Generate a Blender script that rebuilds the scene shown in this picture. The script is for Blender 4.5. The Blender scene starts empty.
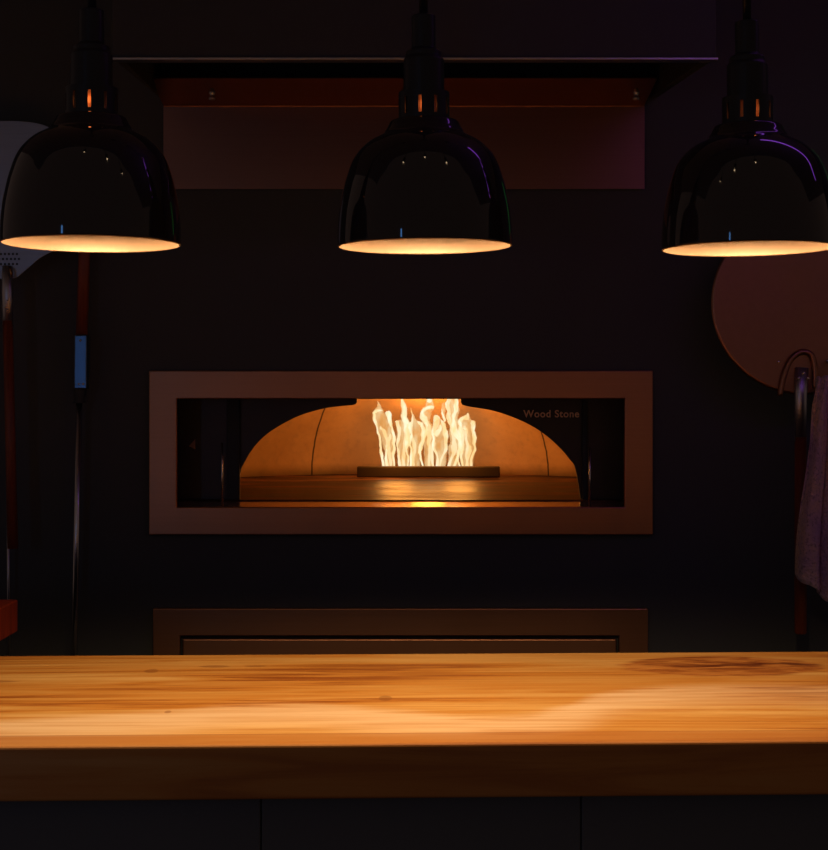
import bpy, bmesh, math, random
from mathutils import Vector, noise
random.seed(7)
S = bpy.context.scene
C = S.collection
PI = math.pi

# ------------------------------------------------------------------ camera, world, exposure
EYE = 1.45
F = 1550.0
cam = bpy.data.cameras.new('camera')
co = bpy.data.objects.new('camera', cam); C.objects.link(co)
co.location = (0, 0, EYE); co.rotation_euler = (PI/2, 0, 0)
cam.sensor_fit = 'HORIZONTAL'; cam.sensor_width = 36; cam.lens = 36*F/828
cam.shift_y = -25/828
cam.clip_start = 0.05
S.camera = co
S.view_settings.view_transform = 'Standard'; S.view_settings.look = 'None'
S.view_settings.gamma = 1; S.view_settings.use_curve_mapping = False
S.view_settings.exposure = 0.0

w = bpy.data.worlds.new('world'); S.world = w; w.use_nodes = True
bgn = w.node_tree.nodes['Background']
bgn.inputs[0].default_value = (1.0, 0.64, 0.52, 1); bgn.inputs[1].default_value = 0.060

LAMP_POWER = 12.5
LAMP_COLOR = (1.0, 0.66, 0.36)
FIRE_POWER = 4.0
FIRE_COLOR = (1.0, 0.35, 0.045)

def P(px, py, D):
    """real position of a feature measured in the photograph, at distance D"""
    return Vector(((px-414)/F*D, D, EYE+(400-py)/F*D))

# ------------------------------------------------------------------ helpers
def link(o, parent=None):
    C.objects.link(o)
    if parent: o.parent = parent
    return o

def obj(name, bm, mat, parent=None, smooth=False, bevel=0, loc=None, seg=2):
    me = bpy.data.meshes.new(name)
    bmesh.ops.recalc_face_normals(bm, faces=bm.faces[:])
    bm.to_mesh(me); bm.free()
    for m in (mat if isinstance(mat, (list, tuple)) else [mat]): me.materials.append(m)
    if smooth:
        for p in me.polygons: p.use_smooth = True
    o = bpy.data.objects.new(name, me)
    if loc is not None: o.location = loc
    link(o, parent)
    if bevel:
        b = o.modifiers.new('bevel', 'BEVEL'); b.width = bevel; b.segments = seg; b.limit_method = 'ANGLE'
        b.harden_normals = False
    return o

def tag(o, label, cat=None, group=None, kind=None):
    o['label'] = label
    if cat: o['category'] = cat
    if group: o['group'] = group
    if kind: o['kind'] = kind
    return o

def thing(name, label, cat, loc=(0, 0, 0), rz=0, group=None):
    o = bpy.data.objects.new(name, None); o.location = loc; o.rotation_euler = (0, 0, rz)
    o.empty_display_size = 0.05
    link(o)
    return tag(o, label, cat, group)

def struct(name, bm, mat, label=None, **k):
    o = obj(name, bm, mat, **k); o['kind'] = 'structure'
    if label: o['label'] = label
    return o

def box(bm, x0, x1, y0, y1, z0, z1):
    vs = [bm.verts.new((x, y, z)) for x in (x0, x1) for y in (y0, y1) for z in (z0, z1)]
    for f in ((0,1,3,2), (4,6,7,5), (0,4,5,1), (2,3,7,6), (0,2,6,4), (1,5,7,3)):
        bm.faces.new([vs[i] for i in f])
    return vs

def lathe(bm, prof, n=64, cx=0, cy=0, closed=False):
    """prof: list of (r, z)"""
    rings = []
    for r, z in prof:
        if r < 1e-6: rings.append([bm.verts.new((cx, cy, z))])
        else: rings.append([bm.verts.new((cx+r*math.cos(2*PI*i/n), cy+r*math.sin(2*PI*i/n), z)) for i in range(n)])
    pairs = list(zip(rings, rings[1:]))
    if closed: pairs.append((rings[-1], rings[0]))
    for a, b in pairs:
        for i in range(n):
            j = (i+1) % n
            if len(a) == 1 and len(b) == 1: continue
            if len(a) == 1: bm.faces.new((a[0], b[i], b[j]))
            elif len(b) == 1: bm.faces.new((a[i], a[j], b[0]))
            else: bm.faces.new((a[i], a[j], b[j], b[i]))

def tube(bm, pts, rad, n=12, flat=1.0, cap=True, mi=0):
    pts = [Vector(p) for p in pts]
    if not isinstance(rad, (list, tuple)): rad = [rad]*len(pts)
    rings = []
    for k, p in enumerate(pts):
        t = (pts[min(k+1, len(pts)-1)]-pts[max(k-1, 0)]).normalized()
        ref = Vector((0, 1, 0)) if abs(t.y) < 0.9 else Vector((0, 0, 1))
        a = t.cross(ref).normalized(); b = a.cross(t).normalized()
        rings.append([bm.verts.new(p+a*(rad[k]*math.cos(2*PI*i/n))+b*(rad[k]*flat*math.sin(2*PI*i/n))) for i in range(n)])
    fs = []
    for a, b in zip(rings, rings[1:]):
        for i in range(n):
            j = (i+1) % n; fs.append(bm.faces.new((a[i], a[j], b[j], b[i])))
    if cap:
        fs.append(bm.faces.new(rings[0][::-1])); fs.append(bm.faces.new(rings[-1]))
    for f in fs: f.material_index = mi
    return fs

def prism(bm, poly, y0, y1):
    """extrude an (x, z) outline from y0 to y1"""
    a = [bm.verts.new((x, y0, z)) for x, z in poly]
    b = [bm.verts.new((x, y1, z)) for x, z in poly]
    n = len(poly)
    bm.faces.new(a); bm.faces.new(b[::-1])
    for i in range(n):
        j = (i+1) % n; bm.faces.new((a[i], b[i], b[j], a[j]))

def spline(pts, sub=6):
    """Catmull-Rom through points of any dimension"""
    out = []
    n = len(pts)
    for i in range(n-1):
        p0, p1, p2, p3 = pts[max(i-1, 0)], pts[i], pts[i+1], pts[min(i+2, n-1)]
        for s in range(sub):
            t = s/sub
            out.append(tuple(0.5*((2*b)+(-a+c)*t+(2*a-5*b+4*c-d)*t*t+(-a+3*b-3*c+d)*t**3) for a, b, c, d in zip(p0, p1, p2, p3)))
    out.append(tuple(pts[-1]))
    return out

# ------------------------------------------------------------------ materials
class NT:
    def __init__(s, name):
        s.m = bpy.data.materials.new(name); s.m.use_nodes = True
        s.t = s.m.node_tree; s.n = s.t.nodes; s.b = s.n.get('Principled BSDF')
    def new(s, ty, **k):
        n = s.n.new(ty)
        for a, v in k.items(): setattr(n, a, v)
        return n
    def l(s, a, b): s.t.links.new(a, b)
    def math(s, op, a, b=None, c=None, clamp=False):
        n = s.new('ShaderNodeMath', operation=op); n.use_clamp = clamp
        for i, v in enumerate((a, b, c)):
            if v is None: continue
            if isinstance(v, (int, float)): n.inputs[i].default_value = v
            else: s.l(v, n.inputs[i])
        return n.outputs[0]
    def mix(s, fac, a, b, blend='MIX'):
        n = s.new('ShaderNodeMix', data_type='RGBA', blend_type=blend)
        for i, v in ((0, fac), (6, a), (7, b)):
            if isinstance(v, (int, float)): n.inputs[i].default_value = v
            elif isinstance(v, (tuple, list)): n.inputs[i].default_value = (*v[:3], 1)
            else: s.l(v, n.inputs[i])
        return n.outputs[2]
    def ss(s, v, a, b):
        n = s.new('ShaderNodeMapRange', interpolation_type='SMOOTHSTEP')
        s.l(v, n.inputs[0]); n.inputs[1].default_value = a; n.inputs[2].default_value = b
        return n.outputs[0]
    def noise(s, vec, scale=5, detail=4, rough=0.55, dist=0):
        n = s.new('ShaderNodeTexNoise'); s.l(vec, n.inputs['Vector'])
        n.inputs['Scale'].default_value = scale; n.inputs['Detail'].default_value = detail
        n.inputs['Roughness'].default_value = rough; n.inputs['Distortion'].default_value = dist
        return n.outputs[0]
    def co(s, scale=(1, 1, 1), loc=(0, 0, 0)):
        tc = s.new('ShaderNodeTexCoord'); mp = s.new('ShaderNodeMapping')
        s.l(tc.outputs['Object'], mp.inputs[0]); mp.inputs['Scale'].default_value = scale; mp.inputs['Location'].default_value = loc
        return mp.outputs[0]
    def bump(s, h, strength=0.3, dist=0.002):
        n = s.new('ShaderNodeBump'); s.l(h, n.inputs['Height'])
        n.inputs['Strength'].default_value = strength; n.inputs['Distance'].default_value = dist
        s.l(n.outputs[0], s.b.inputs['Normal'])

def ramp(nt, fac, stops):
    n = nt.new('ShaderNodeValToRGB'); nt.l(fac, n.inputs[0])
    e = n.color_ramp.elements
    while len(e) < len(stops): e.new(0.5)
    for el, (p, c) in zip(e, stops): el.position = p; el.color = (*c, 1)
    return n.outputs[0]

def plain(name, col, rough=0.5, metal=0.0, spec=0.5, coat=0.0, noise_amt=0.15, scale=(20, 20, 20), bump=0.0):
    t = NT(name)
    nz = t.noise(t.co(scale), 1.0, 5)
    dark = tuple(c*(1-noise_amt) for c in col); lite = tuple(min(1, c*(1+noise_amt)) for c in col)
    t.l(t.mix(nz, dark, lite), t.b.inputs['Base Color'])
    t.b.inputs['Roughness'].default_value = rough; t.b.inputs['Metallic'].default_value = metal
    t.b.inputs['Specular IOR Level'].default_value = spec; t.b.inputs['Coat Weight'].default_value = coat
    t.b.inputs['Coat Roughness'].default_value = 0.04
    if bump: t.bump(nz, bump)
    return t.m

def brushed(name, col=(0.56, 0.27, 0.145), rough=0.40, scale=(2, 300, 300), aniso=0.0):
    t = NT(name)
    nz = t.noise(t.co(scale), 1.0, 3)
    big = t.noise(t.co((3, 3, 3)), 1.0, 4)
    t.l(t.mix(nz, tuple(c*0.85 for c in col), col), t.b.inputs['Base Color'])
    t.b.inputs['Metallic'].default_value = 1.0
    r = t.math('ADD', rough-0.06, t.math('MULTIPLY', big, 0.12))
    t.l(r, t.b.inputs['Roughness'])
    t.b.inputs['Anisotropic'].default_value = aniso
    t.bump(nz, 0.08, 0.0006)
    return t.m

def emit(name, col, strength):
    t = NT(name)
    t.b.inputs['Base Color'].default_value = (0.05, 0.05, 0.05, 1)
    t.b.inputs['Emission Color'].default_value = (*col, 1)
    t.b.inputs['Emission Strength'].default_value = strength
    return t.m

def counter_wood():
    t = NT('counter_wood')
    tc = t.new('ShaderNodeTexCoord'); sep = t.new('ShaderNodeSeparateXYZ'); t.l(tc.outputs['Object'], sep.inputs[0])
    X, Y = sep.outputs[0], sep.outputs[1]
    grain = t.noise(t.co((1.6, 24, 26)), 1.0, 6, 0.62, 1.2)
    fine = t.noise(t.co((5, 190, 190)), 1.0, 3, 0.6)
    broad = t.noise(t.co((1.0, 5.5, 5), (3.1, 0.7, 0)), 1.0, 3, 0.5, 0.6)
    warp = t.noise(t.co((2.2, 7, 7), (1.7, 0, 0)), 1.0, 3)
    base = ramp(t, t.math('ADD', t.math('MULTIPLY', grain, 0.6), t.math('MULTIPLY', broad, 0.4)),
                [(0.39, (0.30, 0.085, 0.012)), (0.47, (0.56, 0.23, 0.035)), (0.54, (0.62, 0.31, 0.072)), (0.66, (0.76, 0.46, 0.15))])
    base = t.mix(t.math('MULTIPLY', t.ss(fine, 0.5, 0.75), 0.35), base, (0.42, 0.15, 0.03))
    # a pale streak that wanders along the slab, broad towards the front
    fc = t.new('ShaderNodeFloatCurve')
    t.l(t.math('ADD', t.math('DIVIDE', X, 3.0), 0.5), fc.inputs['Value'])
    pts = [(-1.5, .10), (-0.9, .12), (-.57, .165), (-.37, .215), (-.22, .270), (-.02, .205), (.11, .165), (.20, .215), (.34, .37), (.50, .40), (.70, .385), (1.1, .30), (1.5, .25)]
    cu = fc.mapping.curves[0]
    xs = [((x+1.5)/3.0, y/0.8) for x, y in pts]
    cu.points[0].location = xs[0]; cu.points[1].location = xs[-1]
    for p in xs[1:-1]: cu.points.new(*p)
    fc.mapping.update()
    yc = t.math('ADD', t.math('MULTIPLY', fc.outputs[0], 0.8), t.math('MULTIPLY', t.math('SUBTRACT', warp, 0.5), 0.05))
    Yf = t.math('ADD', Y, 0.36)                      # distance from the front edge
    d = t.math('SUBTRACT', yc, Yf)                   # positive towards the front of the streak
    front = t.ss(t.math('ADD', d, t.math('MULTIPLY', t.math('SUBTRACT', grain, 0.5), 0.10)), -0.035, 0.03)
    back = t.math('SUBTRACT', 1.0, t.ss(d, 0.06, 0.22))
    pale_band = t.math('MULTIPLY', front, back)
    pale_mask = t.math('MULTIPLY', pale_band, t.math('MULTIPLY', t.ss(t.math('ADD', t.math('MULTIPLY', broad, 0.5), t.math('MULTIPLY', grain, 0.5)), 0.34, 0.66), 0.9), clamp=True)
    col = t.mix(pale_mask, base, (0.84, 0.60, 0.36))
    # the board glued along the front edge is browner
    fb = t.math('SUBTRACT', 1.0, t.ss(Yf, 0.060, 0.068))
    col = t.mix(t.math('MULTIPLY', fb, 0.62), col, (0.44, 0.165, 0.035))
    line = t.math('SUBTRACT', 1.0, t.ss(t.math('ABSOLUTE', t.math('SUBTRACT', Yf, 0.064)), 0.001, 0.004))
    col = t.mix(t.math('MULTIPLY', line, 0.45), col, (0.30, 0.09, 0.02))
    # big knot
    kx = t.math('DIVIDE', t.math('SUBTRACT', X, 0.525), 0.180)
    ky = t.math('DIVIDE', t.math('SUBTRACT', Yf, 0.575), 0.105)
    kd = t.math('SQRT', t.math('ADD', t.math('MULTIPLY', kx, kx), t.math('MULTIPLY', ky, ky)))
    kw = t.noise(t.co((9, 30, 9)), 1.0, 4)
    kd = t.math('ADD', kd, t.math('MULTIPLY', t.math('SUBTRACT', kw, 0.5), 0.35))
    km = t.math('SUBTRACT', 1.0, t.ss(kd, 0.86, 1.0))
    swirl = t.noise(t.co((7, 22, 9), (5, 0, 0)), 1.0, 5, 0.6, 2.5)
    kcol = ramp(t, swirl, [(0.36, (0.20, 0.045, 0.008)), (0.48, (0.40, 0.13, 0.022)), (0.62, (0.56, 0.23, 0.05))])
    col = t.mix(t.math('MULTIPLY', km, 0.92), col, kcol)
    cr = t.math('ABSOLUTE', t.math('SUBTRACT', t.math('SUBTRACT', Yf, 0.585), t.math('MULTIPLY', t.math('SUBTRACT', kw, 0.5), 0.12)))
    crm = t.math('MULTIPLY', t.math('SUBTRACT', 1.0, t.ss(cr, 0.003, 0.020)), t.math('MULTIPLY', t.ss(X, 0.42, 0.50), t.math('SUBTRACT', 1.0, t.ss(X, 0.66, 0.72))))
    col = t.mix(t.math('MULTIPLY', crm, 0.85), col, (0.10, 0.015, 0.005))
    # small pin knots
    for (a, b, ra, rb) in ((-0.045, 0.31, .010, .022), (-0.36, 0.218, .005, .010), (-0.43, 0.56, .012, .02), (-0.33, 0.60, .03, .012), (-.26, .60, .02, .01), (-.70, .47, .07, .012)):
        u = t.math('DIVIDE', t.math('SUBTRACT', X, a), ra); v = t.math('DIVIDE', t.math('SUBTRACT', Yf, b), rb)
        q = t.math('ADD', t.math('ADD', t.math('MULTIPLY', u, u), t.math('MULTIPLY', v, v)), t.math('MULTIPLY', t.math('SUBTRACT', kw, 0.5), 1.5))
        col = t.mix(t.math('MULTIPLY', t.math('SUBTRACT', 1.0, t.ss(q, 0.5, 1.2)), 0.5), col, (0.22, 0.07, 0.015))
    t.l(col, t.b.inputs['Base Color'])
    t.l(t.math('ADD', 0.42, t.math('MULTIPLY', grain, 0.2)), t.b.inputs['Roughness'])
    t.b.inputs['Specular IOR Level'].default_value = 0.3
    t.bump(t.math('ADD', t.math('MULTIPLY', grain, 0.6), t.math('MULTIPLY', fine, 0.3)), 0.25, 0.001)
    return t.m

def stick_wood(name, col):
    t = NT(name)
    g = t.noise(t.co((60, 60, 5)), 1.0, 5, 0.6)
    t.l(ramp(t, g, [(0.35, tuple(c*0.6 for c in col)), (0.65, col)]), t.b.inputs['Base Color'])
    t.b.inputs['Roughness'].default_value = 0.45
    return t.m

def dome_stone(angles, ax):
    t = NT('refractory_stone')
    tc = t.new('ShaderNodeTexCoord'); sep = t.new('ShaderNodeSeparateXYZ'); t.l(tc.outputs['Object'], sep.inputs[0])
    X, Y = sep.outputs[0], sep.outputs[1]
    n1 = t.noise(t.co((4, 4, 4)), 1.0, 6); n2 = t.noise(t.co((40, 40, 40)), 1.0, 4)
    col = ramp(t, n1, [(0.3, (0.44, 0.25, 0.12)), (0.7, (0.66, 0.40, 0.21))])
    col = t.mix(t.math('MULTIPLY', t.ss(n2, 0.45, 0.8), 0.3), col, (0.3, 0.2, 0.14))
    h = None
    for a in angles:
        d = t.math('ABSOLUTE', t.math('ADD', t.math('SUBTRACT', t.math('MULTIPLY', X, math.cos(a)), t.math('MULTIPLY', Y, math.sin(a))), t.math('MULTIPLY', t.math('SUBTRACT', n2, 0.5), 0.004)))
        m = t.math('MULTIPLY', t.math('SUBTRACT', 1.0, t.ss(d, 0.0015, 0.0045)), t.ss(Y, 0.0, 0.02))
        col = t.mix(t.math('MULTIPLY', m, 0.9), col, (0.03, 0.015, 0.01))
    t.l(col, t.b.inputs['Base Color']); t.b.inputs['Roughness'].default_value = 0.85
    t.bump(n2, 0.3, 0.003)
    return t.m

def hearth_stone():
    t = NT('hearth_stone')
    n1 = t.noise(t.co((2.5, 9, 4)), 1.0, 6, 0.6, 0.8); n2 = t.noise(t.co((60, 60, 60)), 1.0, 3)
    col = ramp(t, n1, [(0.40, (0.014, 0.006, 0.004)), (0.50, (0.055, 0.024, 0.013)), (0.64, (0.22, 0.10, 0.05))])
    t.l(col, t.b.inputs['Base Color'])
    t.l(t.math('ADD', 0.18, t.math('MULTIPLY', n1, 0.45)), t.b.inputs['Roughness'])
    t.b.inputs['Specular IOR Level'].default_value = 0.04
    t.bump(t.math('ADD', n1, t.math('MULTIPLY', n2, 0.2)), 0.35, 0.004)
    return t.m

def flame_mat(name, col, col2, strength, opac, vary):
    t = NT(name)
    t.n.remove(t.b)
    out = t.n['Material Output']
    em = t.new('ShaderNodeEmission'); tr = t.new('ShaderNodeBsdfTransparent'); mx = t.new('ShaderNodeMixShader')
    nz = t.noise(t.co((28, 28, 11)), 1.0, 3, 0.5, 1.2)
    t.l(t.mix(t.ss(nz, 0.35, 0.65), col, col2), em.inputs[0]); em.inputs[1].default_value = strength
    a = t.math('ADD', opac-vary/2, t.math('MULTIPLY', nz, vary), clamp=True)
    lw = t.new('ShaderNodeLayerWeight'); lw.inputs[0].default_value = 0.5
    soft = t.math('SUBTRACT', 1.0, t.math('POWER', lw.outputs['Facing'], 1.1))
    a = t.math('MULTIPLY', a, soft, clamp=True)
    t.l(a, mx.inputs[0]); t.l(tr.outputs[0], mx.inputs[1]); t.l(em.outputs[0], mx.inputs[2])
    t.l(mx.outputs[0], out.inputs[0])
    return t.m

def towel_mat():
    t = NT('towel_fabric')
    v = t.new('ShaderNodeTexVoronoi'); t.l(t.co((130, 130, 130)), v.inputs['Vector']); v.inputs['Scale'].default_value = 1.0
    n = t.noise(t.co((14, 14, 9)), 1.0, 5); n2 = t.noise(t.co((160, 160, 160)), 1.0, 3)
    col = ramp(t, n, [(0.35, (0.55, 0.34, 0.48)), (0.52, (0.70, 0.44, 0.46)), (0.66, (0.85, 0.55, 0.32))])
    col = t.mix(t.math('MULTIPLY', t.ss(n2, 0.5, 0.7), 0.6), col, (0.20, 0.10, 0.13))
    t.l(col, t.b.inputs['Base Color']); t.b.inputs['Roughness'].default_value = 0.95
    t.b.inputs['Sheen Weight'].default_value = 0.4
    t.bump(v.outputs[0], 0.9, 0.004)
    return t.m

M_wall = plain('black_wall_paint', (0.070, 0.077, 0.076), 0.8, scale=(3, 3, 3), noise_amt=0.12, bump=0.1)
M_ceil = plain('ceiling_paint', (0.35, 0.33, 0.32), 0.9)
M_floor = plain('dark_floor_tile', (0.03, 0.025, 0.022), 0.4)
M_black_panel = plain('black_counter_panel', (0.095, 0.10, 0.10), 0.6, scale=(4, 4, 4))
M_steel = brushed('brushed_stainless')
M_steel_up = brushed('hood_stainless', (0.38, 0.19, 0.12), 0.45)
M_dark_steel = plain('dark_oven_steel', (0.06, 0.048, 0.043), 0.45, 0.6, noise_amt=0.2)
M_hood = plain('dark_hood_steel', (0.036, 0.041, 0.040), 0.7, 0.0)
M_lip = brushed('hood_lip_steel', (0.6, 0.6, 0.56), 0.3)
M_enamel = plain('black_enamel', (0.016, 0.014, 0.016), 0.05, 0.0, 0.55, 0.1, noise_amt=0.05)
M_lampin = plain('lamp_inner_aluminium', (0.29, 0.185, 0.11), 0.5, 0.3, noise_amt=0.10, scale=(30, 30, 60))
M_collar = plain('black_lamp_fitting', (0.022, 0.022, 0.024), 0.35, 0.0, 0.22, 0.0)
M_porcelain = plain('lamp_socket_porcelain', (0.7, 0.5, 0.35), 0.5)
M_bulb = emit('heat_bulb_glow', (1.0, 0.50, 0.18), 1.5)
M_bulbside = plain('bulb_silver', (0.7, 0.6, 0.5), 0.25, 1.0)
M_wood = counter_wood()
M_redwood = stick_wood('red_brown_handle_wood', (0.30, 0.062, 0.022))
M_sidewood = stick_wood('worktop_wood_painted_firelight', (0.50, 0.055, 0.014))  # red glow of the oven fire is put into this wood colour
M_alum = brushed('peel_aluminium', (0.40, 0.41, 0.44), 0.42, (8, 8, 200), 0.2)
M_copper = brushed('disc_peel_aluminium', (0.46, 0.22, 0.13), 0.36, (60, 60, 60), 0.2)
M_tube = plain('polished_tube_steel', (0.68, 0.69, 0.71), 0.26, 1.0, noise_amt=0.05)
M_ferrule = plain('ferrule_steel', (0.6, 0.6, 0.62), 0.38, 1.0, noise_amt=0.1)
M_rivet = plain('rivet_steel', (0.85, 0.82, 0.78), 0.22, 1.0)
M_letter = plain('logo_print', (1.0, 0.62, 0.42), 0.45, 0.8)
M_towel = towel_mat()
R0 = 0.90
DA = (-math.asin(0.385/R0), math.asin(0.50/R0), -1.15, 1.25)
M_dome = dome_stone(DA, None)
M_hearth = hearth_stone()
M_sill = plain('glazed_sill_tile', (0.55, 0.36, 0.24), 0.20, 0.7, scale=(6, 6, 6))
M_burner = plain('burner_iron', (0.045, 0.03, 0.025), 0.6, 0.3)
M_flame_body = flame_mat('flame_body', (1.0, 0.50, 0.14), (1.0, 0.74, 0.38), 1.0, 0.48, 0.9)
M_flame_core = flame_mat('flame_core', (1.0, 0.72, 0.32), (1.0, 0.88, 0.60), 1.15, 0.85, 0.9)

# ------------------------------------------------------------------ setting
YW = 4.10                       # face of the kitchen back wall
ox0, ox1, oz0, oz1 = -0.66, 0.59, 1.125, 1.495     # the hole the oven mouth sits in
bm = bmesh.new()
box(bm, -2.6, ox0, YW, YW+0.08, 0, 3.05); box(bm, ox1, 4.4, YW, YW+0.08, 0, 3.05)
box(bm, ox0, ox1, YW, YW+0.08, 0, oz0); box(bm, ox0, ox1, YW, YW+0.08, oz1, 3.05)
bmesh.ops.remove_doubles(bm, verts=bm.verts[:], dist=1e-5)
struct('wall_back', bm, M_wall, 'matt black kitchen wall around the pizza oven')
bm = bmesh.new(); box(bm, -2.6, 4.4, -3.2, 6.4, -0.05, 0); struct('floor', bm, M_floor)
bm = bmesh.new(); box(bm, -2.6, 4.4, 1.30, 6.4, 3.05, 3.1); struct('ceiling', bm, M_ceil)
bm = bmesh.new(); box(bm, -2.6, 4.4, 6.4, 6.48, 0, 3.05); struct('wall_rear', bm, M_wall)

# ------------------------------------------------------------------ serving counter
YAW = math.radians(1.9)
bm = bmesh.new(); box(bm, -1.5, 1.5, -0.36, 0.36, -0.072, 0)
# ease the top plane into a dense grid so the rounded edges keep clean
cnt = thing('serving_counter', 'long butcher-block serving counter under the three heat lamps, black panelled front', 'counter', (0, 2.390, 0), YAW)
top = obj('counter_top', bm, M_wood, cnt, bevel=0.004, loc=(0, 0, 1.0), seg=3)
top['label'] = 'thick amber wood slab with a dark red knot at its right end'
for i in range(-3, 4):
    bm = bmesh.new(); box(bm, i*0.43-0.2143, i*0.43+0.2143, -0.31, -0.292, 0.10, 0.927)
    obj('front_panel', bm, M_black_panel, cnt, bevel=0.002)
bm = bmesh.new(); box(bm, -1.5, 1.5, -0.29, 0.30, 0.0, 0.926); obj('counter_base', bm, M_hood, cnt)

# side worktop at the far left
bm = bmesh.new(); box(bm, -1.75, -0.882, 2.86, 3.45, 0.935, 1.006)
sw = thing('side_worktop', 'red-brown wooden worktop end with firelight red in its colour, sticking in at the far left behind the counter', 'worktop', (0, 0, 0))
obj('worktop_board', bm, M_sidewood, sw, bevel=0.003)
bm = bmesh.new(); box(bm, -1.75, -0.93, 2.90, 3.41, 0.0, 0.934); obj('worktop_base', bm, M_hood, sw)

# ------------------------------------------------------------------ oven
ov = thing('pizza_oven', 'built-in stainless framed pizza oven with an arched mouth and fire inside', 'oven', (0, YW, 0))
def op(o): o.location.y -= YW; return o     # parts are modelled in room coordinates
a, b = P(149, 370.5, 4.085), P(653, 535, 4.085); c, d = P(177, 399, 4.085), P(624.5, 507, 4.085)
bm = bmesh.new()
def ring(bm, a, b, c, d, y0, y1):
    o_ = [(a.x, a.z), (b.x, a.z), (b.x, b.z), (a.x, b.z)]; i_ = [(c.x, c.z), (d.x, c.z), (d.x, d.z), (c.x, d.z)]
    vs = [[bm.verts.new((x, y, z)) for x, z in q] for y in (y0, y1) for q in (o_, i_)]
    of, inf, ob, inb = vs
    for k in range(4):
        j = (k+1) % 4
        bm.faces.new((of[k], of[j], inf[j], inf[k])); bm.faces.new((ob[k], ob[j], inb[j], inb[k]))
        bm.faces.new((of[k], of[j], ob[j], ob[k])); bm.faces.new((inf[k], inf[j], inb[j], inb[k]))
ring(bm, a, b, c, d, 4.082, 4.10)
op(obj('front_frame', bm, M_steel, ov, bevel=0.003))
# sleeve between the frame and the arch plate
bm = bmesh.new()
box(bm, -0.655, -0.645, 4.101, 4.26, 1.13, 1.49); box(bm, 0.575, 0.585, 4.101, 4.26, 1.13, 1.49)
box(bm, -0.645, 0.575, 4.101, 4.26, 1.48, 1.49)
op(obj('mouth_sleeve', bm, M_dark_steel, ov))
bm = bmesh.new(); vs = box(bm, -0.645, 0.575, 4.101, 4.207, 1.13, 1.166)
for v in vs:
    if v.co.z > 1.15 and v.co.y > 4.15: v.co.z = 1.1745
op(obj('sill', bm, M_sill, ov, bevel=0.002))
# arch plate
DP = 4.25
L = [(236, 507.5), (240, 474), (243.6, 463.6), (253, 448), (265.6, 435), (284, 423), (303, 414.3), (328, 407.7), (352, 405.2)]
Rr = [(467, 406.3), (494, 411), (519, 419.7), (539.7, 430.7), (557, 444.8), (569.6, 459), (575.8, 470), (582, 507.5)]
bm = bmesh.new()
pl = [P(x, y, DP) for x, y in spline(L, 5)+[(355.5, 404.3), (357, 402.6), (357, 395.5), (461, 395.5), (461, 402.6), (462.5, 404.9)]+spline(Rr, 5)]
pl = [(q.x, max(q.z, 1.14)) for q in pl]
prism(bm, pl+[(0.574, 1.14), (0.574, 1.479), (-0.644, 1.479), (-0.644, 1.14)], DP, DP+0.014)
ap = op(obj('arch_plate', bm, M_dark_steel, ov, bevel=0.0015))
# logo
cu = bpy.data.curves.new('logo', 'FONT'); cu.body = 'Wood Stone'; cu.size = 0.0345; cu.offset = 0; cu.extrude = 0.0004; cu.bevel_depth = 0.0008; cu.bevel_resolution = 0
cu.space_character = 1.10
tmp = bpy.data.objects.new('logo', cu); C.objects.link(tmp)
bpy.context.view_layer.update()
me = bpy.data.meshes.new_from_object(tmp.evaluated_get(bpy.context.evaluated_depsgraph_get()))
C.objects.unlink(tmp)
me.materials.clear(); me.materials.append(M_letter)
wd = max(v.co.x for v in me.vertices)-min(v.co.x for v in me.vertices)
lg = bpy.data.objects.new('logo_lettering', me); C.objects.link(lg); lg.parent = ap
q = P(523.5, 417.2, DP)
k = (579.5-523.5)/F*DP/wd
lg.rotation_euler = (PI/2, 0, 0); lg.scale = (k, k*1.04, 1); lg.location = (q.x, DP-0.0008, q.z)
lg['label'] = 'Wood Stone lettering in dull orange on the arch plate'
# guide posts either side of the mouth
for px, yt in ((222, 443), (590, 448)):
    q = P(px, yt, 4.12); bm = bmesh.new(); tube(bm, [(q.x, 4.12, 1.166), (q.x, 4.12, q.z)], 0.0028, 10)
    op(obj('guide_post', bm, M_tube, ov, smooth=True))
for x0, x1 in ((226, 239), (583, 588)):
    a = P(x0, 400, 4.22); b = P(x1, 400, 4.22); bm = bmesh.new(); box(bm, a.x, b.x, 4.236, 4.249, 1.176, 1.47)
    op(obj('jamb', bm, M_hood, ov, bevel=0.002))
# hearth
HZ = 1.178
bm = bmesh.new(); n = 72
pts = [(R0*math.cos(PI*i/n), 4.85+R0*math.sin(PI*i/n)) for i in range(n+1)]
pts = [(0.62, 4.21)] + [(0.9, 4.27)] + pts + [(-0.9, 4.27), (-0.62, 4.21)]
a_ = [bm.verts.new((x, y, HZ)) for x, y in pts]; b_ = [bm.verts.new((x, y, HZ-0.05)) for x, y in pts]
bm.faces.new(a_); bm.faces.new(b_[::-1])
for i in range(len(pts)):
    j = (i+1) % len(pts); bm.faces.new((a_[i], a_[j], b_[j], b_[i]))
bmesh.ops.recalc_face_normals(bm, faces=bm.faces[:])
hh = op(obj('hearth', bm, M_hearth, ov, bevel=0.006))
# dome (inner skin), open to the front
bm = bmesh.new()
lathe(bm, [(R0*math.cos(t_*PI/2/16), 0.50*math.sin(t_*PI/2/16)) for t_ in range(17)], 96)
dl = [f for f in bm.faces if f.calc_center_median().y < -0.585]
bmesh.ops.delete(bm, geom=dl, context='FACES')
dm = obj('dome_lining', bm, M_dome, ov, smooth=True, loc=(0, 4.85-YW, HZ))
sm = dm.modifiers.new('thickness', 'SOLIDIFY'); sm.thickness = 0.03; sm.offset = -1
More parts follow.
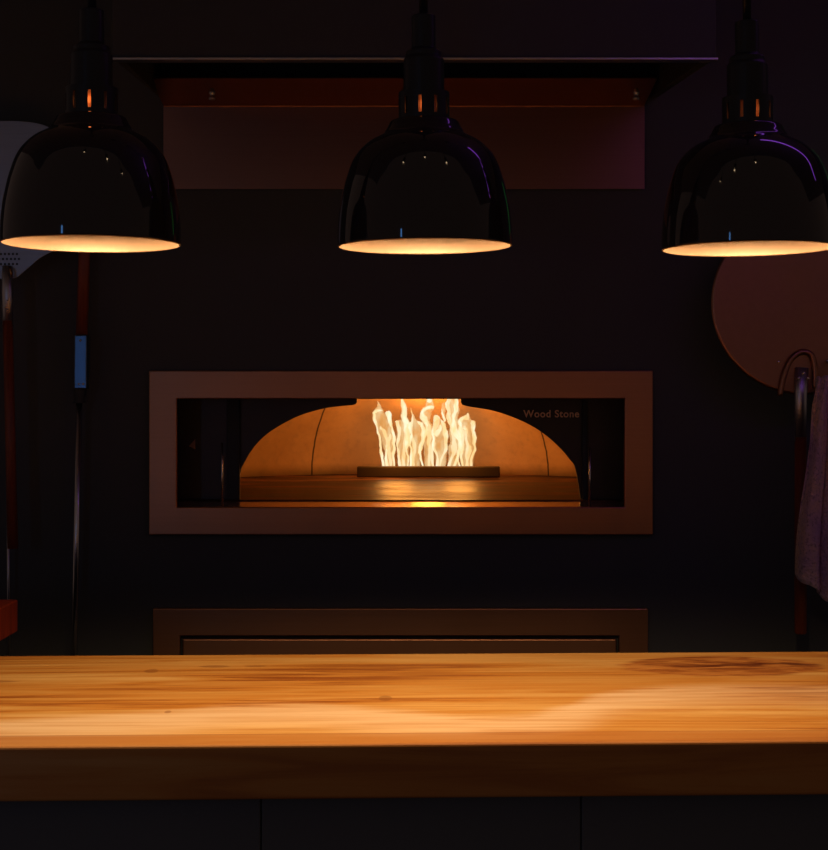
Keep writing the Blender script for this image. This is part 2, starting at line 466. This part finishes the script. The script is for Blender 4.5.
# oven body around the dome
bm = bmesh.new()
for bx in ((-1.0, -0.96, 4.19, 5.9, 0.9, 1.8), (0.96, 1.0, 4.19, 5.9, 0.9, 1.8), (-1.0, 1.0, 5.86, 5.9, 0.9, 1.8), (-1.0, 1.0, 4.19, 5.9, 1.76, 1.8), (-1.0, 1.0, 4.19, 5.9, 0.9, 0.94),
           (-1.0, -0.66, 4.27, 4.29, 0.9, 1.8), (0.59, 1.0, 4.27, 4.29, 0.9, 1.8), (-0.66, 0.59, 4.27, 4.29, 1.492, 1.8)):
    box(bm, *bx)
op(obj('oven_body', bm, M_hood, ov))
# burner
a = P(357, 466.5, 5.44); b = P(500, 466.5, 5.44)
bm = bmesh.new(); box(bm, a.x, b.x, 5.44, 5.47, HZ, 1.217)
box(bm, a.x+.01, b.x-.05, 5.55, 5.58, HZ, 1.212); box(bm, a.x+.01, b.x-.03, 5.47, 5.55, HZ, 1.19)
op(obj('burner_curb', bm, M_burner, ov, bevel=0.004))

# fire
fire = thing('fire', 'tall pale yellow flames burning at the back of the oven', 'fire', (0, 5.51, 1.19))
def zp(zx, zy): return (360+zx*0.157, 390+zy*0.157)
def flame(body, strands, dy):
    bm = bmesh.new()
    s = 0.157/F*5.51
    if body:
        bp = spline([(x, y, w_) for x, y, w_ in body], 5)
        pts = [P(*zp(x, y), 5.51+dy)-Vector((0, 5.51, 1.19)) for x, y, _ in bp]
        tube(bm, pts, [max(w_*s, 0.0008) for _, _, w_ in bp], 14, 0.75, mi=0)
    for st in strands:
        off = random.uniform(-0.012, 0.004)
        bp = spline([(x+random.uniform(-4, 4), y, w_*random.uniform(0.55, 1.35)) for x, y, w_ in st], 5)
        pts = [P(*zp(x, y), 5.51+dy)-Vector((0, 5.51-off, 1.19)) for x, y, _ in bp]
        bp[-1] = (bp[-1][0], bp[-1][1], 0.5); bp[-2] = (*bp[-2][:2], bp[-2][2]*0.5)
        tube(bm, pts, [max(w_*s*1.15, 0.0006) for _, _, w_ in bp], 10, 1.0, mi=1)
    for v in bm.verts:      # ragged, flickering outline
        c_ = v.co+Vector((0, dy*9, 0)); f = min(1, max(0, (v.co.z-0.01)*12))
        v.co.x += f*(0.0075*noise.noise(c_*38)+0.0035*noise.noise(c_*110))
        v.co.z += f*0.006*noise.noise(c_*60+Vector((7, 3, 1)))
    return obj('flame_tongue', bm, [M_flame_body, M_flame_core], fire, smooth=True)
flame([(185, 492, 36), (190, 400, 34), (175, 300, 44), (145, 210, 52), (125, 150, 34), (115, 100, 9), (108, 72, 2)],
      [[(152, 492, 7), (140, 400, 8), (128, 310, 9), (105, 230, 12), (92, 170, 12), (105, 135, 10), (140, 130, 8)],
       [(175, 492, 8), (165, 420, 9), (170, 340, 12), (158, 280, 13), (135, 230, 10)],
       [(215, 492, 6), (212, 400, 8), (216, 300, 8), (205, 230, 10), (190, 160, 12), (165, 130, 8)],
       [(195, 492, 7), (190, 420, 9), (178, 350, 9), (196, 280, 8)]], -0.02)
flame([(280, 492, 34), (275, 400, 40), (270, 300, 38), (262, 220, 30), (240, 200, 12)],
      [[(258, 492, 8), (250, 420, 9), (240, 340, 10), (250, 270, 14), (240, 210, 10), (222, 200, 5)],
       [(275, 492, 8), (280, 400, 12), (295, 310, 14), (300, 220, 15), (285, 150, 16), (275, 100, 13), (265, 60, 9), (262, 30, 5)],
       [(305, 492, 7), (308, 420, 8), (290, 350, 10), (300, 280, 10)]], 0.01)
flame([(355, 492, 32), (350, 400, 34), (360, 310, 42), (365, 240, 38), (345, 195, 18), (330, 150, 8), (326, 118, 3)],
      [[(345, 492, 8), (338, 430, 9), (350, 370, 9), (335, 300, 10), (318, 240, 11), (335, 190, 9), (328, 130, 4)],
       [(400, 480, 6), (385, 420, 9), (385, 350, 9), (402, 280, 10), (395, 220, 11), (360, 200, 8)],
       [(318, 492, 6), (322, 410, 7), (318, 330, 7), (330, 270, 6)]], -0.01)
flame([(440, 492, 30), (440, 380, 34), (438, 280, 30), (425, 200, 28), (425, 140, 36), (445, 105, 26), (440, 60, 22), (438, 30, 16)],
      [[(410, 492, 7), (388, 430, 8), (395, 360, 10), (415, 300, 11), (425, 240, 14), (405, 180, 17), (400, 140, 16), (430, 115, 14), (470, 102, 8)],
       [(440, 492, 9), (445, 400, 14), (440, 300, 14), (438, 230, 12), (420, 190, 9)],
       [(470, 492, 6), (462, 420, 8), (460, 340, 8), (478, 270, 8)],
       [(440, 82, 4), (440, 70, 14), (440, 50, 15), (436, 20, 10)]], 0.02)
flame([(515, 492, 30), (515, 400, 40), (510, 300, 44), (500, 220, 36), (495, 170, 14)],
      [[(488, 492, 8), (492, 430, 9), (478, 380, 10), (468, 300, 12), (482, 230, 18), (490, 180, 15), (505, 165, 8)],
       [(505, 492, 6), (520, 440, 7), (545, 390, 9), (550, 310, 11), (538, 240, 11), (515, 190, 9)],
       [(478, 290, 10), (500, 260, 13), (515, 210, 10)]], -0.03)
flame([(590, 492, 34), (600, 400, 36), (600, 300, 34), (595, 200, 34), (590, 120, 40), (590, 60, 34), (590, 30, 26)],
      [[(565, 492, 8), (580, 430, 10), (602, 370, 12), (598, 300, 14), (580, 240, 13), (565, 180, 10), (560, 110, 9), (565, 50, 9), (562, 25, 6)],
       [(600, 492, 6), (625, 400, 9), (628, 320, 10), (600, 250, 16), (598, 180, 18), (612, 120, 20), (612, 70, 19), (610, 30, 12)],
       [(640, 492, 6), (620, 430, 6), (632, 360, 6)]], 0.0)
flame([(540, 180, 8), (532, 130, 16), (528, 100, 12), (530, 80, 3)], [[(545, 200, 6), (530, 150, 9), (525, 110, 7)]], 0.03)
flame([(685, 492, 34), (690, 400, 40), (690, 300, 42), (680, 220, 38), (685, 180, 20), (695, 145, 5)],
      [[(658, 492, 7), (645, 430, 8), (655, 360, 10), (650, 290, 11), (640, 230, 13), (655, 180, 15), (680, 175, 12), (693, 150, 5)],
       [(710, 492, 7), (710, 430, 8), (728, 370, 9), (732, 300, 10), (720, 240, 11), (700, 190, 12)],
       [(685, 492, 8), (675, 420, 10), (690, 350, 10), (675, 280, 10), (672, 230, 16)],
       [(665, 492, 5), (690, 420, 7), (700, 350, 7)]], -0.01)
for x, y, z, p in ((-0.06, 5.40, 1.31, 0.5), (0.16, 5.40, 1.31, 0.5), (0.05, 5.47, 1.43, 0.5)):
    li = bpy.data.lights.new('fire_light', 'POINT'); li.energy = FIRE_POWER*p; li.color = FIRE_COLOR; li.shadow_soft_size = 0.06
    lo = bpy.data.objects.new('fire_light', li); lo.location = (x, y, z); C.objects.link(lo)

# ------------------------------------------------------------------ stainless cabinet under the oven
cb = thing('oven_base_cabinet', 'stainless cabinet front under the oven with an inset door panel', 'cabinet', (0, YW, 0))
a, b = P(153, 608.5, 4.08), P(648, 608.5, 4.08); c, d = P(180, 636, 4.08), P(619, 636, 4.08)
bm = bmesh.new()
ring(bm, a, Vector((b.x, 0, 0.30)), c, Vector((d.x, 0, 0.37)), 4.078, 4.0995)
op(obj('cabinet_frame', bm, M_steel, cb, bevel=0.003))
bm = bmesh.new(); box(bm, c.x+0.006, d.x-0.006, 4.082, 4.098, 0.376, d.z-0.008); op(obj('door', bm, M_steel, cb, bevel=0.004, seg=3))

# ------------------------------------------------------------------ extractor hood
hd = thing('extractor_hood', 'dark extractor hood above the oven with a thin steel lip and brown-lit back panel', 'hood', (0, YW, 0))
hx0, hx1, hy = -0.637, 0.637, 3.27
bm = bmesh.new()
box(bm, hx0, hx1, hy, hy+0.02, 2.172, 3.048)
for sx, xr in ((-1, -0.668), (1, 0.637)):
    xf = hx1*sx
    vs = box(bm, 0, 1, hy+0.02, 4.098, 0, 3.048)
    for v in vs:
        xb = xf if v.co.y < 4 else xr
        v.co.x = xb if (v.co.x > 0.5) == (sx > 0) else xb-0.02*sx if v.co.y < 4 else xb+(0.003 if sx < 0 else -0.02)
        if v.co.z < 1: v.co.z = 2.172 if v.co.y < 4 else 2.245
op(obj('hood_shell', bm, M_hood, hd, bevel=0.002))
bm = bmesh.new()
box(bm, hx0-0.004, hx1+0.004, hy-0.005, hy+0.024, 2.1665, 2.1722)
op(obj('hood_lip', bm, M_lip, hd, bevel=0.0015))
a, b = P(163.5, 104.5, 4.085), P(644.5, 189, 4.085)
bm = bmesh.new()
# back panel folded forward into a ledge
sec = [(4.085, b.z), (4.085, a.z-0.004), (4.0825, a.z-0.001), (4.079, a.z)]
yl, zl = 3.87, EYE+(400-78)/F*3.87
xs = (a.x, b.x)
prof = [(4.086, b.z), (4.086, a.z-0.006), (4.084, a.z-0.002), (4.078, a.z), (yl, zl)]
v0 = [bm.verts.new((max(xs[0], hx0+0.021) if i > 9 else xs[0], y, z)) for i, (y, z) in enumerate(prof)]
v1 = [bm.verts.new((xs[1], y, z)) for y, z in prof]
for i in range(len(prof)-1): bm.faces.new((v0[i], v1[i], v1[i+1], v0[i+1]))
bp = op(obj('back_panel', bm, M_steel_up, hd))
for v in bp.data.vertices:
    if v.co.y < 4.0: pass
so = bp.modifiers.new('thickness', 'SOLIDIFY'); so.thickness = 0.003; so.offset = 0
for px, py in ((212, 91), (636, 89)):
    q = P(px, py, 3.95); bm = bmesh.new()
    lathe(bm, [(0, 0), (0.0085, 0), (0.0085, 0.006), (0.006, 0.008), (0.006, 0.014), (0.0085, 0.016), (0.0085, 0.022), (0.006, 0.024), (0.006, 0.045), (0, 0.045)], 16)
    q = Vector((q.x, 3.95, 2.215)); o = obj('filter_knob', bm, M_ferrule, hd, smooth=True, loc=(q.x, 3.95-YW, q.z))
bm = bmesh.new(); box(bm, hx0+0.021, hx1-0.021, 3.292, 3.86, 2.50, 2.51); op(obj('filter_plate', bm, M_hood, hd))

# ------------------------------------------------------------------ heat lamps
u = 0.00138
prof_out = [(87, 0), (87.3, 6), (86.8, 20), (85, 38), (81.5, 56), (78.3, 68), (73, 83), (66, 94), (56, 103.5), (46, 109), (41, 112), (39, 115), (37, 118), (35.5, 121), (33, 124.5), (25, 126)]
pr = spline(prof_out, 3)
SL = [75, 93, 148, 171, 256, 290]
def make_lamp(label):
    t = thing('heat_lamp', label, 'lamp', (0, 0, 0), group='black heat lamps over the counter')
    bm = bmesh.new()
    lathe(bm, [(r*u, z*u) for r, z in pr] + [((r-1.4)*u, z*u-0.0008) for r, z in pr[::-1]], 96, closed=True)
    sh = obj('lamp_shade', bm, [M_enamel, M_lampin], t, smooth=True)
    n = len(pr)
    for p in sh.data.polygons:
        ring_i = p.index // 96
        p.material_index = 1 if ring_i >= n-0 else 0
    # vented collar: staves with open slots between them
    bm = bmesh.new()
    lathe(bm, [(24*u, 125*u), (25.5*u, 125*u), (25.5*u, 130*u), (24*u, 130*u)], 48, closed=True)
    lathe(bm, [(24*u, 147*u), (25.5*u, 147*u), (25.5*u, 153*u), (20*u, 153*u), (20*u, 151*u), (24*u, 151*u)], 48, closed=True)
    for k_ in range(10):
        a0 = 2*PI*(k_+0.10)/10; a1 = 2*PI*(k_+0.90)/10
        pa = []
        for s_ in range(7):
            a_ = a0+(a1-a0)*s_/6
            pa.append((math.cos(a_), math.sin(a_)))
        vs = [[bm.verts.new((c_*r*u, s_*r*u, z*u)) for c_, s_ in pa] for r in (24, 25.4) for z in (129, 148)]
        for i in range(6):
            bm.faces.new((vs[0][i], vs[0][i+1], vs[1][i+1], vs[1][i])); bm.faces.new((vs[2][i], vs[2][i+1], vs[3][i+1], vs[3][i]))
        bm.faces.new((vs[0][0], vs[1][0], vs[3][0], vs[2][0])); bm.faces.new((vs[0][6], vs[1][6], vs[3][6], vs[2][6]))
    obj('vent_collar', bm, M_collar, t)
    bm = bmesh.new()
    lathe(bm, [(0, 118*u), (17*u, 118*u), (17*u, 150*u), (0, 150*u)], 32); obj('lamp_socket', bm, M_porcelain, t, smooth=False)
    bm = bmesh.new()
    lathe(bm, [(20.3*u, 152*u), (20.3*u, 186*u), (18*u, 189*u), (18*u, 194*u), (12*u, 197*u), (12*u, 230*u), (0, 232*u)], 40)
    obj('lamp_neck', bm, M_collar, t, smooth=False, bevel=0.0015)
    bm = bmesh.new(); tube(bm, [(0, 0, 228*u), (0, 0, 1.34)], 0.006, 12); obj('hanging_rod', bm, M_collar, t, smooth=True)
    bm = bmesh.new(); lathe(bm, [(0, 1.345), (0.05, 1.345), (0.05, 1.375), (0, 1.375)], 32); obj('ceiling_rose', bm, M_collar, t)
    bm = bmesh.new()
    lathe(bm, [(0.045, 0.078), (0.047, 0.085), (0.042, 0.11), (0.026, 0.145), (0.02, 0.163)], 32); bu = obj('bulb', bm, M_bulbside, t, smooth=True)
    bm = bmesh.new(); lathe(bm, [(0, 0.072), (0.025, 0.0735), (0.045, 0.078)], 32); obj('bulb_face', bm, M_bulb, bu, smooth=True)
    return t
def copy_tree(o, parent=None):
    c_ = o.copy(); C.objects.link(c_)
    if parent: c_.parent = parent
    for ch in list(o.children): copy_tree(ch, c_)
    return c_
lab = ['black glossy dome heat lamp at left, in front of the grey peel', 'black glossy dome heat lamp in the middle, above the oven fire', 'black glossy dome heat lamp at right, in front of the big round peel']
lamp = make_lamp(lab[0])
pos = []
for i, (px, py, D) in enumerate(((91.5, 242.5, 2.105), (425, 246, 2.138), (748.5, 248.5, 2.172))):
    o = lamp if i == 0 else copy_tree(lamp)
    q = P(px, py, D); o.location = (q.x, D, EYE+0.2120); o['label'] = lab[i]
    o.rotation_euler = (math.radians((0.0, 0.3, 0.0)[i]), math.radians((0.1, -0.45, -0.5)[i]), i*0.35-0.2)
    pos.append(o.location.copy())
    li = bpy.data.lights.new('lamp_light', 'SPOT'); li.energy = LAMP_POWER; li.color = LAMP_COLOR
    li.spot_size = math.radians(140); li.spot_blend = 0.15; li.shadow_soft_size = 0.035
    lo = bpy.data.objects.new('lamp_light', li); lo.location = (q.x, D, EYE+0.2120+0.045); C.objects.link(lo)
    # what escapes round the socket and out of the vents
    li = bpy.data.lights.new('socket_light', 'POINT'); li.energy = 0.006; li.color = (1, 0.22, 0.05); li.shadow_soft_size = 0.006
    lo = bpy.data.objects.new('socket_light', li); lo.location = (q.x-0.0, D-0.029, EYE+0.2120+139*u); C.objects.link(lo)

# ------------------------------------------------------------------ other lights of the room
M_spot = emit('downlight_glow', (1.0, 0.70, 0.40), 22.0)
for i, q in enumerate(pos):
    t = thing('ceiling_downlight', 'small ceiling spotlight over the guest side of the counter', 'light', (q.x, 1.48, 2.40), group='small ceiling spotlights')
    bm = bmesh.new(); lathe(bm, [(0.016, 0.0), (0.03, 0.0), (0.03, 0.09), (0.006, 0.10), (0.006, 0.649), (0, 0.649)], 24); obj('spot_housing', bm, M_collar, t)
    bm = bmesh.new(); lathe(bm, [(0, 0.002), (0.010, 0.002)], 24); obj('spot_lens', bm, M_spot, t)
def light_tube(a, b, r, col, st, label):
    bm = bmesh.new(); mid = (Vector(a)+Vector(b))/2
    tube(bm, [Vector(a)-mid, Vector(b)-mid], r, 16)
    o = obj('light_tube', bm, emit('tube_glow', col, st), None, loc=mid); tag(o, label, 'light'); return o
vt = light_tube((0.62, 2.30, 2.50), (2.25, 2.50, 2.50), 0.021, (0.42, 0.10, 1.0), 3.4, 'violet light tube hung on two wires at right')
for x in (-0.7, 0.7):
    bm = bmesh.new(); tube(bm, [(x, x*0.123, 0.012), (x, x*0.123, 0.55)], 0.0015, 6); obj('suspension_wire', bm, M_collar, vt)
light_tube((1.30, 4.06, 1.95), (1.30, 4.06, 2.35), 0.012, (0.06, 0.8, 0.12), 0.6, 'green light tube on the back wall at right')
bl = light_tube((-1.95, -1.2, 0.95), (-1.95, -1.2, 2.15), 0.05, (0.15, 0.42, 1.0), 6.0, 'blue light tube standing on the guest side at left')
bm = bmesh.new(); lathe(bm, [(0, -1.55), (0.16, -1.55), (0.16, -1.53), (0.02, -1.52), (0.02, -0.6), (0, -0.6)], 24); obj('stand', bm, M_collar, bl)

# ------------------------------------------------------------------ grey peel, far left
DL = 3.97
pl = thing('pizza_peel', 'grey metal pizza peel with wooden handle hanging behind the left lamp', 'peel', (0, DL, 0))
def opl(o): o.location.y -= DL; return o
cxp = 5
out = []
half = [(3, 281), (8, 279), (17, 277), (28, 268), (40, 258), (54, 250), (68, 238), (78, 220), (82, 198), (79, 172), (70, 148), (58, 133), (46, 126), (33, 122.5), (15, 121), (5, 121)]
hp = spline(half, 4)
right = [P(x, y, DL) for x, y in hp]; left = [P(2*cxp-x, y, DL) for x, y in hp][::-1]
poly = [(q.x, q.z) for q in right+left[1:-1]]
bm = bmesh.new(); prism(bm, poly, DL, DL+0.003); opl(obj('blade', bm, M_alum, pl, bevel=0.001))
# perforated rows near the ferrule, raised dark rims
bm = bmesh.new()
for r_ in range(3):
    for k_ in range(-3, 4):
        q = P(cxp+k_*4+(r_ % 2)*2, 254+r_*5, DL); tube(bm, [(q.x, DL-0.0006, q.z), (q.x, DL-0.0001, q.z)], 0.0032, 10)
opl(obj('perforation', bm, M_hood, pl))
q0, q1, q2 = P(7.5, 266, DL), P(8, 292, DL), P(9, 325, DL)
bm = bmesh.new(); tube(bm, [(q0.x, DL-0.006, q0.z), (q1.x, DL-0.009, q1.z), (q2.x, DL-0.012, q2.z)], [0.012, 0.014, 0.0135], 16, 0.7)
fe = opl(obj('ferrule', bm, M_ferrule, pl, smooth=True))
for px, py in ((9.5, 301), (7, 308), (9.5, 310.5)):
    q = P(px, py, DL); bm = bmesh.new(); tube(bm, [(q.x, DL-0.022, q.z), (q.x, DL-0.019, q.z)], 0.0022, 8); opl(obj('rivet', bm, M_rivet, pl, smooth=True))
q3 = P(14, 548, DL)
bm = bmesh.new(); tube(bm, [(q2.x, DL-0.012, q2.z+0.01), (q3.x, DL-0.012, q3.z)], [0.0125, 0.0135], 16); opl(obj('handle', bm, M_redwood, pl, smooth=True))
q = P(12, 273, DL); bm = bmesh.new(); tube(bm, [(q.x, DL-0.02, q.z+0.012), (q.x+.004, DL-0.026, q.z), (q.x+.004, DL-0.02, q.z-0.012)], 0.003, 8)
opl(obj('hanging_loop', bm, plain('brass_loop', (0.6, 0.34, 0.15), 0.3, 1.0), pl, smooth=True))
# thin steel rod behind it
bm = bmesh.new(); a = P(8, 500, 4.05); b = P(9, 668, 4.05); tube(bm, [a-Vector((0, 4.05, 0)), b-Vector((0, 4.05, 0))], 0.004, 10)
o = obj('steel_rod', bm, M_ferrule, None, smooth=True, loc=(0, 4.05, 0)); tag(o, 'thin dark steel rod hanging below the grey peel handle', 'rod')

# ------------------------------------------------------------------ long oven tool
DT = 4.04
ot = thing('oven_scraper', 'long thin steel pole with blue-tinted bracket and red wooden grip, left of the oven', 'oven tool', (0, DT, 0))
def opt(o): o.location.y -= DT; return o
a, b = P(87, 170, DT), P(81.5, 340, DT)
bm = bmesh.new(); tube(bm, [a, b], 0.0155, 16, 0.6); opt(obj('grip', bm, M_redwood, ot, smooth=True))
a, b = P(80.7, 335, DT-0.02), P(80.2, 389, DT-0.02)
bm = bmesh.new(); tube(bm, [a+Vector((0, 0, 0)), b], 0.0165, 4, 1.0)
bm.free(); bm = bmesh.new()
prism(bm, [(a.x-0.0165, b.z), (a.x+0.0165, b.z), (a.x+0.0175, a.z), (a.x-0.0155, a.z)], DT-0.026, DT+0.012)
br = opt(obj('bracket', bm, plain('steel_with_blue_reflection', (0.12, 0.21, 0.32), 0.3, 0.9, noise_amt=0.1, scale=(200, 5, 5)), ot, bevel=0.003))  # blue light reflection is tinted into the steel's base colour
for px, py in ((80.5, 340.5), (79, 384), (83.5, 384)):
    q = P(px, py, DT-0.026); bm = bmesh.new(); tube(bm, [(q.x, DT-0.029, q.z), (q.x, DT-0.026, q.z)], 0.003, 10); opt(obj('rivet', bm, M_rivet, ot, smooth=True))
a, b = P(80, 389, DT), P(79.5, 403, DT)
bm = bmesh.new(); tube(bm, [a, (a+b)/2, (a+b)/2, b-Vector((0, 0, -0.004)), b-Vector((0, 0, -0.004)), b], [0.017, 0.017, 0.014, 0.014, 0.018, 0.018], 20)
opt(obj('socket', bm, M_hood, ot))
a, b = P(79.2, 402, DT), P(73.5, 690, DT)
bm = bmesh.new(); tube(bm, [a, b], 0.0085, 16); opt(obj('pole', bm, M_tube, ot, smooth=True))

# ------------------------------------------------------------------ round peel, right
DR = 3.97
rp = thing('round_pizza_peel', 'big round copper-toned pizza peel with wooden handle at right', 'peel', (0, DR, 0))
def opr(o): o.location.y -= DR; return o
ctr = P(803.5, 302.5, DR); rr = 92.5/F*DR
bm = bmesh.new()
lathe(bm, [(0, 0), (rr*0.96, 0), (rr, 0.0015), (rr, 0.004), (rr*0.96, 0.0035), (0, 0.0035)], 96)
disc = obj('blade', bm, M_copper, rp, smooth=True, loc=(ctr.x, 0.0, ctr.z)); disc.rotation_euler = (PI/2, 0, 0)
# stiffening loop around the ferrule
lp = [(779, 396), (783, 376), (789, 361), (797, 353.5), (804, 352), (811, 356), (814, 370), (814, 388)]
bm = bmesh.new(); tube(bm, [P(x, y, DR)-Vector((0, 0.010, 0)) for x, y in spline(lp, 5)], 0.0075, 12)
opr(obj('hanging_loop', bm, M_copper, rp, smooth=True))
qa, qb, qc = P(801, 368, DR), P(799.5, 395, DR), P(799, 441, DR)
bm = bmesh.new(); tube(bm, [(qa.x, DR-0.008, qa.z), (qb.x, DR-0.014, qb.z), (qc.x, DR-0.016, qc.z)], [0.0175, 0.0165, 0.0150], 20, 0.75)
opr(obj('ferrule', bm, M_ferrule, rp, smooth=True))
for px, py in ((801, 373.5), (796, 378.5), (805.5, 378.5), (778, 362), (826.5, 361)):
    q = P(px, py, DR); y0 = DR-0.026 if 790 < px < 810 else DR-0.008
    bm = bmesh.new(); tube(bm, [(q.x, y0-0.004, q.z), (q.x, y0-0.003, q.z), (q.x, y0+0.006, q.z)], [0.002, 0.0036, 0.0036], 12); opr(obj('rivet', bm, M_rivet, rp, smooth=True))
qd = P(799, 633, DR)
bm = bmesh.new(); tube(bm, [(qc.x, DR-0.016, qc.z+0.01), (qd.x, DR-0.016, qd.z+0.004), (qd.x, DR-0.016, qd.z)], [0.0145, 0.0155, 0.012], 18); opr(obj('handle', bm, M_redwood, rp, smooth=True))

# ------------------------------------------------------------------ hook and towel
hk = P(840, 372, 3.86)
bm = bmesh.new(); tube(bm, [(0, 0.235, 0.03), (0, 0.06, 0.03), (0, 0.01, 0.0), (0, -0.03, -0.012), (0, -0.055, 0.01), (0, -0.06, 0.03)], 0.005, 10)
o = obj('wall_hook', bm, M_ferrule, None, smooth=True, loc=(hk.x, hk.y, hk.z)); tag(o, 'small steel wall hook holding the purple towel', 'hook')
bm = bmesh.new()
NU, NV = 72, 60
edgeL = spline([(818, 376), (813.5, 400), (811.5, 430), (808.5, 460), (804.5, 500), (801, 540), (799.5, 568)], 10)
grid = []
for j in range(NV+1):
    v = j/NV
    e = edgeL[min(int(v*(len(edgeL)-1)), len(edgeL)-1)]
    row = []
    for i in range(NU+1):
        s_ = i/NU
        xl = e[0]; width = 42 + 38*v
        px = xl+width*s_
        # hem drops to a point under the hook
        drop = 1.0*(42*min(s_*2.2, 1)) * v**3 + 6*math.sin(s_*7+1)*v**4
        py = 376+(568-376)*v+drop + (1-v)*6*(s_-0.5)**2
        amp = 0.010+0.016*v
        ph = s_*2*PI*3.6+0.9*math.sin(v*2.2)+0.5
        y = 3.83 + amp*math.sin(ph) + 0.006*math.sin(ph*2.3+v*4) + 0.02*v
        q = P(px, py, 3.83)
        row.append(bm.verts.new((q.x+0.006*math.cos(ph)*(0.3+v), y, q.z+0.003*math.sin(ph*1.7))))
    grid.append(row)
for j in range(NV):
    for i in range(NU):
        bm.faces.new((grid[j][i], grid[j][i+1], grid[j+1][i+1], grid[j+1][i]))
o = obj('towel', bm, M_towel, None, smooth=True); tag(o, 'purple-brown terry towel hanging in folds at the right edge', 'towel')
so = o.modifiers.new('thickness', 'SOLIDIFY'); so.thickness = 0.005; so.offset = 0
